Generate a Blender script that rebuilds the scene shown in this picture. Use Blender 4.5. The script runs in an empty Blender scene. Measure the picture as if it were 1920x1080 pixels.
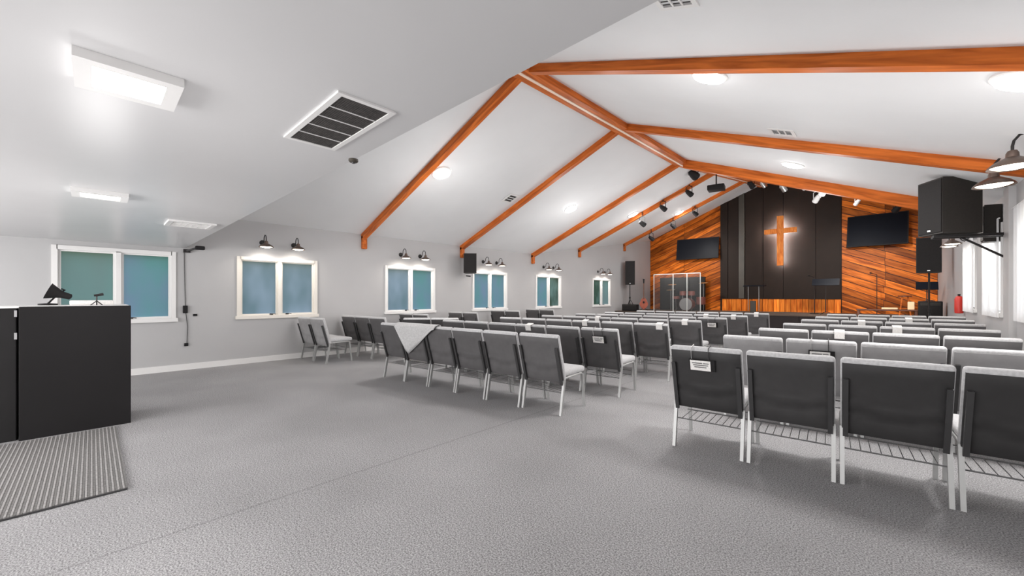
import bpy, bmesh, math, random
from mathutils import Vector, Matrix, Quaternion
random.seed(7)
PI = math.pi
SC = bpy.context.scene
COL = SC.collection

# ------------------------------------------------------------------ camera
FPX, HZ, HC = 745.0, 556.0, 1.35
TH = math.atan((1665.0-960.0)/FPX)
SN, CS = math.sin(TH), math.cos(TH)
cd = bpy.data.cameras.new('camera'); cam = bpy.data.objects.new('camera', cd); COL.objects.link(cam)
cam.location = (0, 0, HC); cam.rotation_euler = (PI/2, 0, TH)
cd.sensor_width = 36.0; cd.lens = FPX/1920*36; cd.shift_y = 16/1920.0; cd.clip_start = 0.05; cd.clip_end = 200
SC.camera = cam

# ------------------------------------------------------------------ world, sun, exposure
w = bpy.data.worlds.new('daylight'); SC.world = w; w.use_nodes = True
nt = w.node_tree; bg = nt.nodes['Background']
tc = nt.nodes.new('ShaderNodeTexCoord'); sx = nt.nodes.new('ShaderNodeSeparateXYZ'); cr = nt.nodes.new('ShaderNodeValToRGB')
mr = nt.nodes.new('ShaderNodeMapRange'); mr.inputs[1].default_value = -0.2; mr.inputs[2].default_value = 0.7
nt.links.new(tc.outputs['Generated'], sx.inputs[0]); nt.links.new(sx.outputs[2], mr.inputs[0]); nt.links.new(mr.outputs[0], cr.inputs[0])
cr.color_ramp.elements[0].color = (.22, .30, .24, 1); cr.color_ramp.elements[1].color = (.34, .55, .95, 1)
e = cr.color_ramp.elements.new(.3); e.color = (.70, .80, .92, 1)
nt.links.new(cr.outputs[0], bg.inputs[0]); bg.inputs[1].default_value = 1.0
sd = bpy.data.lights.new('sun', 'SUN'); sd.energy = 5.0; sd.angle = .02; sd.color = (1, .97, .92)
so = bpy.data.objects.new('sun', sd); COL.objects.link(so); so.rotation_euler = (0, math.radians(55), 0)   # from +X
SC.view_settings.view_transform = 'Standard'; SC.view_settings.look = 'None'; SC.view_settings.gamma = 1
SC.view_settings.use_curve_mapping = False
SC.view_settings.exposure = 0.42
DISC_W, PANEL_W, SCONCE_W = 37.0, 9.0, 14.0
dl_ = bpy.data.lights.new('rear_fill', 'AREA'); dl_.shape = 'RECTANGLE'; dl_.size = 9.0; dl_.size_y = 1.7; dl_.energy = 335; dl_.color = (1, .99, .985)
do_ = bpy.data.objects.new('rear_fill', dl_); COL.objects.link(do_); do_.location = (-4, -3.85, 1.25); do_.rotation_euler = (PI/2, 0, 0)   # added soft fill behind the camera, no glazing is built there

# ------------------------------------------------------------------ pixel helpers (used only to survey positions)
def ray(px, py):
    l = (px-960)/FPX; v = (HZ-py)/FPX
    return Vector((-SN+l*CS, CS+l*SN, v))
C0 = Vector((0, 0, HC))
def onX(px, py, X): r = ray(px, py); return C0+r*(X/r.x)
def onY(px, py, Y): r = ray(px, py); return C0+r*(Y/r.y)
def onZ(px, py, Z): r = ray(px, py); return C0+r*((Z-HC)/r.z)

# ------------------------------------------------------------------ materials
MATS = {}
def lin(c): return tuple(((v/255)/12.92 if v/255 <= .04045 else ((v/255+.055)/1.055)**2.4) for v in c)
def mat(name, col, rough=.6, metal=0, spec=.5, noise=0, nscale=20, bump=0, bscale=80, rnd=0, emit=0, trans=0, sheen=0, coat=0):
    m = bpy.data.materials.new(name); m.use_nodes = True; n = m.node_tree; L = n.links
    p = n.nodes['Principled BSDF']; p.inputs['Roughness'].default_value = rough; p.inputs['Metallic'].default_value = metal
    p.inputs['Specular IOR Level'].default_value = spec; c4 = (*col, 1)
    p.inputs['Base Color'].default_value = c4
    p.inputs['Sheen Weight'].default_value = sheen; p.inputs['Coat Weight'].default_value = coat
    p.inputs['Transmission Weight'].default_value = trans
    if emit: p.inputs['Emission Color'].default_value = c4; p.inputs['Emission Strength'].default_value = emit
    t = n.nodes.new('ShaderNodeTexCoord')
    out = None
    if noise:
        nz = n.nodes.new('ShaderNodeTexNoise'); nz.inputs['Scale'].default_value = nscale; nz.inputs['Detail'].default_value = 4
        L.new(t.outputs['Object'], nz.inputs['Vector'])
        r = n.nodes.new('ShaderNodeValToRGB'); r.color_ramp.elements[0].position = .3; r.color_ramp.elements[1].position = .7
        r.color_ramp.elements[0].color = (*[v*(1-noise) for v in col], 1); r.color_ramp.elements[1].color = (*[min(1, v*(1+noise)) for v in col], 1)
        L.new(nz.outputs['Fac'], r.inputs[0]); out = r.outputs[0]
    if rnd:
        oi = n.nodes.new('ShaderNodeObjectInfo'); h = n.nodes.new('ShaderNodeHueSaturation')
        mrr = n.nodes.new('ShaderNodeMapRange'); mrr.inputs[3].default_value = 1-rnd; mrr.inputs[4].default_value = 1+rnd
        L.new(oi.outputs['Random'], mrr.inputs[0]); L.new(mrr.outputs[0], h.inputs['Value'])
        if out: L.new(out, h.inputs['Color'])
        else: h.inputs['Color'].default_value = c4
        out = h.outputs[0]
    if out: L.new(out, p.inputs['Base Color'])
    if bump:
        nb = n.nodes.new('ShaderNodeTexNoise'); nb.inputs['Scale'].default_value = bscale; nb.inputs['Detail'].default_value = 3
        L.new(t.outputs['Object'], nb.inputs['Vector'])
        b = n.nodes.new('ShaderNodeBump'); b.inputs['Strength'].default_value = bump; b.inputs['Distance'].default_value = .01
        L.new(nb.outputs['Fac'], b.inputs['Height']); L.new(b.outputs[0], p.inputs['Normal'])
    MATS[name] = m; return m

def wood(name, dark, light, scale=(1, 1, 1), rough=.35, rnd=.0, axis='X', knots=True):
    m = bpy.data.materials.new(name); m.use_nodes = True; n = m.node_tree; L = n.links
    p = n.nodes['Principled BSDF']; p.inputs['Roughness'].default_value = rough
    p.inputs['Specular IOR Level'].default_value = .12
    t = n.nodes.new('ShaderNodeTexCoord'); oi = n.nodes.new('ShaderNodeObjectInfo')
    ad = n.nodes.new('ShaderNodeVectorMath'); ad.operation = 'ADD'
    ml = n.nodes.new('ShaderNodeMath'); ml.operation = 'MULTIPLY'; ml.inputs[1].default_value = 37
    L.new(oi.outputs['Random'], ml.inputs[0]); L.new(t.outputs['Object'], ad.inputs[0]); L.new(ml.outputs[0], ad.inputs[1])
    mp = n.nodes.new('ShaderNodeMapping'); mp.inputs['Scale'].default_value = scale; L.new(ad.outputs[0], mp.inputs[0])
    nz = n.nodes.new('ShaderNodeTexNoise'); nz.inputs['Scale'].default_value = 3; nz.inputs['Detail'].default_value = 6
    nz.inputs['Distortion'].default_value = .8; L.new(mp.outputs[0], nz.inputs['Vector'])
    r = n.nodes.new('ShaderNodeValToRGB'); r.color_ramp.elements[0].position = .33; r.color_ramp.elements[1].position = .66
    r.color_ramp.elements[0].color = (*dark, 1); r.color_ramp.elements[1].color = (*light, 1)
    L.new(nz.outputs['Fac'], r.inputs[0]); out = r.outputs[0]
    if rnd:
        h = n.nodes.new('ShaderNodeHueSaturation'); mrr = n.nodes.new('ShaderNodeMapRange')
        mrr.inputs[3].default_value = 1-rnd; mrr.inputs[4].default_value = 1+rnd
        L.new(oi.outputs['Random'], mrr.inputs[0]); L.new(mrr.outputs[0], h.inputs['Value']); L.new(out, h.inputs['Color']); out = h.outputs[0]
    L.new(out, p.inputs['Base Color']); MATS[name] = m; return m

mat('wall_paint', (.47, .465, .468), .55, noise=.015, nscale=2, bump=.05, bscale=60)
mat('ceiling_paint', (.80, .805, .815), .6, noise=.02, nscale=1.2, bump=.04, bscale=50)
mat('flat_ceiling_paint', (.64, .635, .64), .32, noise=.03, nscale=.8, bump=.12, bscale=3)
mat('trim_white', (.80, .79, .78), .4)
mat('window_cream', (.80, .76, .70), .4)
mat('chair_fabric', (.50, .495, .50), .85, noise=.12, nscale=60, bump=.25, bscale=220, sheen=.3)
mat('chair_vinyl', (.037, .0355, .036), .5, spec=.3, noise=.1, nscale=9, bump=.12, bscale=14, rnd=.25)
mat('chair_metal', (.42, .42, .415), .45, metal=.4)
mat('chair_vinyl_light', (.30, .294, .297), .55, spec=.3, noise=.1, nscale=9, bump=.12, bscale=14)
mat('chair_vinyl_mid', (.098, .094, .096), .5, spec=.3, noise=.1, nscale=9, bump=.12, bscale=14, rnd=.12)
mat('chair_post', (.035, .034, .035), .45)
mat('rack_wire', (.22, .22, .22), .4, metal=.6)
mat('black_matte', (.012, .011, .0115), .6, spec=.25, noise=.1, nscale=4)
mat('black_laminate', (.012, .011, .0115), .7, spec=.2, noise=.06, nscale=2)
mat('speaker_grey', (.03, .026, .023), .5, spec=.3, noise=.1, nscale=40)
mat('speaker_grille', (.018, .016, .016), .6, spec=.2, noise=.5, nscale=160)
mat('screen_black', (.005, .006, .010), .35, spec=.12)
mat('stage_black', lin((38, 27, 21)), .6, spec=.2, noise=.12, nscale=2, rnd=.12)
mat('stage_grey', lin((66, 60, 52)), .5, noise=.1, nscale=3)
mat('stage_carpet', lin((92, 78, 68)), .9, noise=.2, nscale=40)
mat('stage_front', lin((40, 30, 30)), .7)
mat('bronze', (.16, .115, .095), .35, metal=.6)
mat('dark_iron', (.02, .018, .018), .45, metal=.3)
mat('silver', (.6, .6, .6), .3, metal=.9)
mat('lamp_white', (1, .98, .95), emit=14)
mat('bulb_warm', (1, .90, .78), emit=7)
mat('led_white', (.90, .96, 1), emit=58)
mat('vent_dark', (.05, .045, .043), .7, noise=.35, nscale=60)
mat('paper', (.78, .76, .74), .8, noise=.1, nscale=60)
mat('cloth_grey', (.52, .515, .515), .9, noise=.12, nscale=40, bump=.2, bscale=30)
mat('acrylic', (.3, .31, .31), .04, trans=.0)
mat('acrylic_edge', (.75, .77, .74), .3)
mat('guitar_red', lin((165, 78, 52)), .4, noise=.3, nscale=5)
mat('dark_walnut', lin((95, 55, 38)), .4, noise=.2, nscale=8)
mat('drum_shell', lin((120, 70, 62)), .3)
mat('drum_skin', (.3, .3, .3), .5)
mat('brass', (.75, .62, .35), .3, metal=.9)
mat('red_plastic', lin((190, 50, 40)), .35)
mat('tan_box', lin((235, 205, 165)), .6)
mat('hedge', (.06, .11, .04), .9, noise=.5, nscale=3)
mat('lawn', (.10, .15, .06), .95, noise=.3, nscale=2)
wood('beam_wood', lin((170, 84, 34)), lin((224, 122, 54)), (.45, 4, 5), .35, rnd=.06)
wood('ridge_wood', lin((170, 84, 34)), lin((224, 122, 54)), (4, .4, 5), .35, rnd=.06)
wood('plank_wood', lin((135, 60, 12)), lin((228, 124, 42)), (.35, 3, 3), .42, rnd=.5)
wood('board_wood', lin((185, 82, 14)), lin((240, 140, 52)), (4, 3, .4), .42, rnd=.4)
wood('cross_wood', lin((215, 115, 50)), lin((245, 155, 80)), (5, 3, .8), .4)
mat('beam_pale', lin((250, 225, 205)), .4)

# see-through acrylic
m = MATS['acrylic']; n = m.node_tree; p = n.nodes['Principled BSDF']; p.inputs['Alpha'].default_value = .09; p.inputs['Specular IOR Level'].default_value = .2
# carpet
def carpet():
    m = bpy.data.materials.new('carpet'); m.use_nodes = True; n = m.node_tree; L = n.links; p = n.nodes['Principled BSDF']
    p.inputs['Roughness'].default_value = .9; p.inputs['Specular IOR Level'].default_value = .25
    t = n.nodes.new('ShaderNodeTexCoord')
    a = n.nodes.new('ShaderNodeTexNoise'); a.inputs['Scale'].default_value = 120; a.inputs['Detail'].default_value = 5; a.inputs['Roughness'].default_value = .7
    b = n.nodes.new('ShaderNodeTexNoise'); b.inputs['Scale'].default_value = .9; b.inputs['Detail'].default_value = 5
    for q in (a, b): L.new(t.outputs['Object'], q.inputs['Vector'])
    ra = n.nodes.new('ShaderNodeValToRGB'); ra.color_ramp.elements[0].position = .40; ra.color_ramp.elements[1].position = .61
    ra.color_ramp.elements[0].color = (.15, .146, .149, 1); ra.color_ramp.elements[1].color = (.50, .492, .497, 1)
    rb = n.nodes.new('ShaderNodeMapRange'); rb.inputs[1].default_value = .3; rb.inputs[2].default_value = .7; rb.inputs[3].default_value = .88; rb.inputs[4].default_value = 1.1
    L.new(a.outputs[0], ra.inputs[0]); L.new(b.outputs[0], rb.inputs[0])
    mx = n.nodes.new('ShaderNodeVectorMath'); mx.operation = 'SCALE'; L.new(ra.outputs[0], mx.inputs[0]); L.new(rb.outputs[0], mx.inputs['Scale'])
    # seam of two carpet widths
    s = n.nodes.new('ShaderNodeSeparateXYZ'); L.new(t.outputs['Object'], s.inputs[0])
    wv = n.nodes.new('ShaderNodeTexNoise'); wv.inputs['Scale'].default_value = 6; L.new(t.outputs['Object'], wv.inputs['Vector'])
    m1 = n.nodes.new('ShaderNodeMath'); m1.operation = 'MULTIPLY_ADD'; m1.inputs[1].default_value = .02; L.new(wv.outputs[0], m1.inputs[0]); L.new(s.outputs[0], m1.inputs[2])
    m2 = n.nodes.new('ShaderNodeMath'); m2.operation = 'ADD'; m2.inputs[1].default_value = -SEAMX; L.new(m1.outputs[0], m2.inputs[0])
    m3 = n.nodes.new('ShaderNodeMath'); m3.operation = 'ABSOLUTE'; L.new(m2.outputs[0], m3.inputs[0])
    m4 = n.nodes.new('ShaderNodeMapRange'); m4.inputs[1].default_value = .004; m4.inputs[2].default_value = .014; m4.inputs[3].default_value = .8; m4.inputs[4].default_value = 1
    L.new(m3.outputs[0], m4.inputs[0])
    my = n.nodes.new('ShaderNodeVectorMath'); my.operation = 'SCALE'; L.new(mx.outputs[0], my.inputs[0]); L.new(m4.outputs[0], my.inputs['Scale'])
    L.new(my.outputs[0], p.inputs['Base Color'])
    bp = n.nodes.new('ShaderNodeBump'); bp.inputs['Strength'].default_value = .10; bp.inputs['Distance'].default_value = .008
    L.new(a.outputs[0], bp.inputs['Height']); L.new(bp.outputs[0], p.inputs['Normal'])
    MATS['carpet'] = m
SEAMX = onZ(870, 820, 0).x
carpet()
def film(name, c1, c2, sc=1.2):
    m = bpy.data.materials.new(name); m.use_nodes = True; n = m.node_tree; L = n.links
    for x in list(n.nodes): n.nodes.remove(x)
    o = n.nodes.new('ShaderNodeOutputMaterial'); tr = n.nodes.new('ShaderNodeBsdfTranslucent'); g = n.nodes.new('ShaderNodeBsdfGlossy')
    g.inputs['Roughness'].default_value = .35; g.inputs['Color'].default_value = (.9, .9, .9, 1)
    fr = n.nodes.new('ShaderNodeFresnel'); fr.inputs[0].default_value = 1.16
    mix = n.nodes.new('ShaderNodeMixShader'); L.new(fr.outputs[0], mix.inputs[0]); L.new(tr.outputs[0], mix.inputs[1]); L.new(g.outputs[0], mix.inputs[2]); L.new(mix.outputs[0], o.inputs[0])
    t = n.nodes.new('ShaderNodeTexCoord'); mp = n.nodes.new('ShaderNodeMapping'); mp.inputs['Scale'].default_value = (1, 1, .55); geo = n.nodes.new('ShaderNodeNewGeometry')
    L.new(geo.outputs['Position'], mp.inputs[0])
    nz = n.nodes.new('ShaderNodeTexNoise'); nz.inputs['Scale'].default_value = sc; nz.inputs['Detail'].default_value = 2; L.new(mp.outputs[0], nz.inputs['Vector'])
    r = n.nodes.new('ShaderNodeValToRGB'); r.color_ramp.elements[0].position = .35; r.color_ramp.elements[1].position = .65
    r.color_ramp.elements[0].color = (*c1, 1); r.color_ramp.elements[1].color = (*c2, 1); L.new(nz.outputs[0], r.inputs[0]); L.new(r.outputs[0], tr.inputs[0])
    MATS[name] = m
film('film_green', (.42, .46, .36), (.40, .55, .42)); film('film_teal', (.32, .56, .46), (.44, .50, .54), 1.7)
film('film_blue', (.36, .42, .38), (.66, .66, .64), 1.7); film('film_dark', (.12, .17, .10), (.34, .44, .32), 2.5)
film('film_white', (.90, .90, .92), (.92, .92, .93))

# ------------------------------------------------------------------ mesh builders
class MB:
    def __init__(s): s.v = []; s.f = []
    def add(s, vs, fs, M=None):
        b = len(s.v)
        for q in vs:
            q = Vector(q); s.v.append(tuple(M @ q if M else q))
        s.f += [tuple(b+i for i in f) for f in fs]; return s
    def box(s, a, b, M=None):
        x0, y0, z0 = a; x1, y1, z1 = b
        return s.add([(x0, y0, z0), (x1, y0, z0), (x1, y1, z0), (x0, y1, z0), (x0, y0, z1), (x1, y0, z1), (x1, y1, z1), (x0, y1, z1)],
                     [(0, 3, 2, 1), (4, 5, 6, 7), (0, 1, 5, 4), (1, 2, 6, 5), (2, 3, 7, 6), (3, 0, 4, 7)], M)
    def bar(s, p, q, wd, dp, up=(0, 0, 1)):        # rectangular bar from p to q
        p, q = Vector(p), Vector(q); d = (q-p).normalized(); up = Vector(up)
        sd_ = d.cross(up).normalized()*wd/2; u = sd_.cross(d).normalized()*dp/2
        vs = [p-sd_-u, p+sd_-u, p+sd_+u, p-sd_+u, q-sd_-u, q+sd_-u, q+sd_+u, q-sd_+u]
        return s.add(vs, [(0, 3, 2, 1), (4, 5, 6, 7), (0, 1, 5, 4), (1, 2, 6, 5), (2, 3, 7, 6), (3, 0, 4, 7)])
    def tube(s, pts, r, n=8, cap=True):
        pts = [Vector(q) for q in pts]; rs = r if isinstance(r, (list, tuple)) else [r]*len(pts); b = len(s.v); pu = None
        for i, q in enumerate(pts):
            d = (pts[min(i+1, len(pts)-1)]-pts[max(i-1, 0)]).normalized()
            if pu is None: pu = d.orthogonal().normalized()
            pu = (pu-d*pu.dot(d)).normalized(); w_ = d.cross(pu)
            for k in range(n):
                a = 2*PI*k/n; s.v.append(tuple(q+(pu*math.cos(a)+w_*math.sin(a))*rs[i]))
        for i in range(len(pts)-1):
            for k in range(n): s.f.append((b+i*n+k, b+i*n+(k+1) % n, b+(i+1)*n+(k+1) % n, b+(i+1)*n+k))
        if cap: s.f.append(tuple(b+k for k in reversed(range(n)))); s.f.append(tuple(b+(len(pts)-1)*n+k for k in range(n)))
        return s
    def lathe(s, prof, n=20, M=None):              # prof: (r,z)
        b = len(s.v)
        for r, z in prof:
            for k in range(n):
                a = 2*PI*k/n; q = Vector((r*math.cos(a), r*math.sin(a), z)); s.v.append(tuple(M @ q if M else q))
        for i in range(len(prof)-1):
            for k in range(n): s.f.append((b+i*n+k, b+i*n+(k+1) % n, b+(i+1)*n+(k+1) % n, b+(i+1)*n+k))
        return s
    def prism(s, poly, off):                       # poly of 3D points, extruded by off
        off = Vector(off); n = len(poly); b = len(s.v)
        s.v += [tuple(Vector(q)) for q in poly]+[tuple(Vector(q)+off) for q in poly]
        s.f.append(tuple(b+i for i in range(n))); s.f.append(tuple(b+n+i for i in reversed(range(n))))
        for i in range(n): j = (i+1) % n; s.f.append((b+i, b+j, b+n+j, b+n+i))
        return s
    def rbox(s, a, b, r, seg=3, M=None):
        bm = bmesh.new(); bmesh.ops.create_cube(bm, size=1)
        for v in bm.verts: v.co = Vector([(a[i]+b[i])/2+v.co[i]*(b[i]-a[i]) for i in range(3)])
        bmesh.ops.bevel(bm, geom=bm.edges[:]+bm.verts[:], offset=r, segments=seg, affect='EDGES', profile=.5)
        vs = [v.co.copy() for v in bm.verts]; fs = [[v.index for v in f.verts] for f in bm.faces]; bm.verts.index_update()
        fs = [[v.index for v in f.verts] for f in bm.faces]; bm.free(); return s.add(vs, fs, M)
    def mesh(s, name, m, smooth=None):
        me = bpy.data.meshes.new(name); me.from_pydata(s.v, [], s.f); bm = bmesh.new(); bm.from_mesh(me)
        bmesh.ops.recalc_face_normals(bm, faces=bm.faces[:]); bm.to_mesh(me); bm.free()
        me.materials.append(MATS[m] if isinstance(m, str) else m)
        if smooth:
            me.polygons.foreach_set('use_smooth', [True]*len(me.polygons))
            me.set_sharp_from_angle(angle=math.radians(smooth))
        me.update(); return me
    def build(s, name, m, parent=None, smooth=None, loc=None):
        o = bpy.data.objects.new(name, s.mesh(name, m, smooth)); COL.objects.link(o)
        if parent: o.parent = parent
        if loc is not None:                         # recentre origin: vertices are already relative
            o.location = loc
        return o
def tag(o, label=None, cat=None, group=None, kind=None):
    if label: o['label'] = label
    if cat: o['category'] = cat
    if group: o['group'] = group
    if kind: o['kind'] = kind
    return o
def struct(mb, name, m, label=None, parent=None, smooth=None):
    o = mb.build(name, m, parent, smooth)
    if not parent: tag(o, label, None, None, 'structure'); o['category'] = name.split('_')[0]
    return o
def empty(name, loc=(0, 0, 0), rz=0, label=None, cat=None, group=None, M=None):
    o = bpy.data.objects.new(name, None); COL.objects.link(o); o.empty_display_size = .1
    if M is not None: o.matrix_world = M
    else: o.location = loc; o.rotation_euler = (0, 0, rz)
    return tag(o, label, cat, group)
def copy_tree(o, parent=None):
    c = o.copy(); COL.objects.link(c); c.parent = parent
    for ch in [x for x in KIDS.get(o, [])]: copy_tree(ch, c)
    return c
KIDS = {}
def kids(root):
    KIDS[root] = list(root.children)
    for ch in root.children: kids(ch)
def light(name, kind, loc, energy, color, parent=None, size=.1, rot=(0, 0, 0), spot=None, M=None):
    l = bpy.data.lights.new(name, kind); l.energy = energy; l.color = color
    if kind == 'AREA': l.shape = 'DISK'; l.size = size
    else: l.shadow_soft_size = size
    if spot: l.spot_size = spot; l.spot_blend = .6
    o = bpy.data.objects.new(name, l); COL.objects.link(o); o.location = loc; o.rotation_euler = rot
    if parent: o.parent = parent
    return o

# ------------------------------------------------------------------ room shell
XL, XR, XM = -9.4, 1.3, -4.07
YB, YS, YF = -4.0, 20.9, 1.17
ZF = 2.24
NODES = [(1.2, 2.88, 4.88, 2.90), (4.6, 2.88, 4.92, 2.90), (7.7, 2.88, 5.0, 2.90), (11.0, 2.90, 5.08, 2.92), (14.0, 3.35, 5.52, 3.70), (17.9, 3.93, 6.07, 4.30), (20.9, 4.38, 6.47, 4.80)]
def at_y(Y):
    Y = max(min(Y, 20.9), 1.2)
    for a, b in zip(NODES, NODES[1:]):
        if Y <= b[0]:
            t = (Y-a[0])/(b[0]-a[0]); return [a[i]+(b[i]-a[i])*t for i in (1, 2, 3)]
def zroof(X, Y):
    l, r, q = at_y(Y)
    return l+(r-l)*(X-XL)/(XM-XL) if X < XM else q+(r-q)*(XR-X)/(XR-XM)
def hit_roof(px, py):
    r = ray(px, py); t = 1.0
    while t < 30:
        q = C0+r*t
        if q.z >= zroof(q.x, q.y): break
        t += .02
    return q
def roof_frame(q, drop=0):                          # matrix with +Z pointing down-out of the roof face (into the room)
    ex, ey = .05, .05
    dx = Vector((ex, 0, zroof(q.x+ex, q.y)-zroof(q.x, q.y))).normalized(); dy = Vector((0, ey, zroof(q.x, q.y+ey)-zroof(q.x, q.y))).normalized()
    nz = dx.cross(dy).normalized()
    y = (dy-nz*dy.dot(nz)).normalized(); x = y.cross(-nz)
    M = Matrix((x, y, -nz)).transposed().to_4x4(); M.translation = Vector((q.x, q.y, zroof(q.x, q.y)))-nz*drop
    return M

struct(MB().box((XL-.2, YB-.2, -.1), (XR+.2, YS+.2, 0)), 'floor', 'carpet', 'grey flecked carpet floor with a straight seam')
fc = MB(); fc.box((XL, YB, ZF), (XR, YF, ZF+.12))
struct(fc, 'ceiling', 'flat_ceiling_paint', 'low flat white ceiling over the entrance area')
gb = MB(); gb.prism([(XL, YF, ZF+.12), (XR, YF, ZF+.12), (XR, YF, 2.90), (XM, YF, 4.88), (XL, YF, 2.88)], (0, .06, 0))
struct(gb, 'wall_gable', 'ceiling_paint', 'white gable above the low ceiling edge')
rf = MB()
for a, b in zip(NODES, NODES[1:]):
    for (xa, ia), (xb, ib) in (((XL, 1), (XM, 2)), ((XM, 2), (XR, 3))):
        P = [(xa, a[0], a[ia]), (xb, a[0], a[ib]), (xb, b[0], b[ib]), (xa, b[0], b[ia])]
        rf.prism(P, (0, 0, .12))
struct(rf, 'ceiling', 'ceiling_paint', 'white vaulted ceiling under the pitched roof')

LW = [(-.38, .99), (2.03, 3.45), (5.23, 6.67), (8.19, 9.62), (11.25, 12.69), (15.11, 16.53)]
RW = [(7.05, 8.55), (9.75, 11.05), (12.3, 13.6)]
WZ0, WZ1 = .95, 2.10
RZ0, RZ1 = 1.08, 2.45
def side_wall(x0, x1, wins, z0, z1, zi, name, label):
    m = MB(); ys = YB
    for a, b in wins:
        m.box((x0, ys, 0), (x1, a, 2.6)); m.box((x0, a, 0), (x1, b, z0)); m.box((x0, a, z1), (x1, b, 2.6)); ys = b
    m.box((x0, ys, 0), (x1, YS, 2.6))
    m.box((x0, YB, 2.6), (x1, 1.2, 2.9))
    poly = [(x0, 1.2, 2.6), (x0, YS, 2.6)]+[(x0, nn[0], nn[zi]+.05) for nn in reversed(NODES)]
    m.prism(poly, (x1-x0, 0, 0))
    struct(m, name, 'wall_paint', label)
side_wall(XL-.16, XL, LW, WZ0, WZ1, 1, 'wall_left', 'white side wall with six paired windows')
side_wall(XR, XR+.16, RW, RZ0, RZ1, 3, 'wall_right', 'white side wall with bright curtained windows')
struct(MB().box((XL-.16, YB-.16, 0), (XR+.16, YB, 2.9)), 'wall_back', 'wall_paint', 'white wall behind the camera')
sw = MB(); sw.prism([(XL, YS, 0), (XR, YS, 0), (XR, YS, 4.85), (XM, YS, 6.52), (XL, YS, 4.43)], (0, .15, 0))
STW = struct(sw, 'wall_stage', 'stage_front', 'gable end wall behind the stage, clad in slanting orange planks')
struct(MB().box((XL, YB, 0), (XL+.018, 17, .11)), 'baseboard_left', 'trim_white', 'white baseboard along the left wall')
struct(MB().box((XR-.018, YB, 0), (XR, 17, .11)), 'baseboard_right', 'trim_white', 'white baseboard along the right wall')

def window(n, y0, y1, z0, z1, xw, s, films, cm, handles=True):
    """xw: interior wall face, s=+1 room lies toward +X"""
    lab = {1: 'paired window beside the black podium, one sash green', 2: 'paired window with blue panes under the first two wall lamps'}
    root = MB()
    t = .055
    yo0, yo1, zo0, zo1 = y0-t, y1+t, z0-t, z1+t
    xf = xw+s*.025
    def bx(mb, xa, xb, a, b, c, d): mb.box((min(xa, xb), a, c), (max(xa, xb), b, d))
    bx(root, xw-s*.1, xf, yo0, y0+.01, zo0, zo1); bx(root, xw-s*.1, xf, y1-.01, yo1, zo0, zo1)
    bx(root, xw-s*.1, xf, y0, y1, z1-.01, zo1); bx(root, xw-s*.1, xf+s*.02, y0-.08, y1+.08, zo0, z0+.01)
    r = struct(root, 'window_%d' % n, cm, None); r['label'] = WLAB[n-1]
    ym = (y0+y1)/2
    ml = MB(); bx(ml, xw-s*.1, xf, ym-.03, ym+.03, z0, z1); ml.build('mullion', cm, r)
    for k, (a, b) in enumerate(((y0+.01, ym-.03), (ym+.03, y1-.01))):
        f = MB(); q = .035
        bx(f, xw-s*.07, xw-s*.02, a, a+q, z0, z1); bx(f, xw-s*.07, xw-s*.02, b-q, b, z0, z1)
        bx(f, xw-s*.07, xw-s*.02, a+q, b-q, z1-q, z1); bx(f, xw-s*.07, xw-s*.02, a+q, b-q, z0, z0+q*1.3)
        sash = f.build('sash', cm, r)
        pn = MB(); bx(pn, xw-s*.052, xw-s*.045, a+q, b-q, z0+q*1.3, z1-q)
        # single sheet for the translucent pane
        pn = MB(); x = xw-s*.05; pn.add([(x, a+q, z0+q), (x, b-q, z0+q), (x, b-q, z1-q), (x, a+q, z1-q)], [(0, 1, 2, 3)])
        pn.build('pane', films[k], sash)
        if handles:
            h = MB(); yy = b-.12 if k == 0 else a+.12
            bx(h, xw-s*.02, xw, yy-.03, yy+.03, z0+.02, z0+.045); h.tube([(xw, yy, z0+.035), (xw+s*.03, yy+.03, z0+.04), (xw+s*.035, yy+.07, z0+.03)], .006, 6)
            h.build('latch', 'dark_iron', sash)
    return r
WLAB = ['paired window with green and blue panes, behind the black podium', 'paired window with blue panes, left of the first ceiling beam',
        'paired window with blue-green panes, right of the first ceiling beam', 'paired teal window just right of the hanging wall speaker',
        'narrow-looking paired window with one dark pane, fifth along the left wall', 'farthest paired window on the left wall, dark green panes',
        'nearest bright white window on the right wall, cut by the frame', 'second bright white window on the right wall', 'farthest bright white window on the right wall']
FL = [('film_green', 'film_teal'), ('film_blue', 'film_blue'), ('film_blue', 'film_teal'), ('film_teal', 'film_teal'), ('film_teal', 'film_dark'), ('film_dark', 'film_green')]
for i, (a, b) in enumerate(LW): window(i+1, a, b, WZ0, WZ1, XL, 1, FL[i], 'window_cream' if i == 1 else 'trim_white')
for i, (a, b) in enumerate(RW): window(i+7, a, b, RZ0, RZ1, XR, -1, ('film_white', 'film_white'), 'trim_white')
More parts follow.
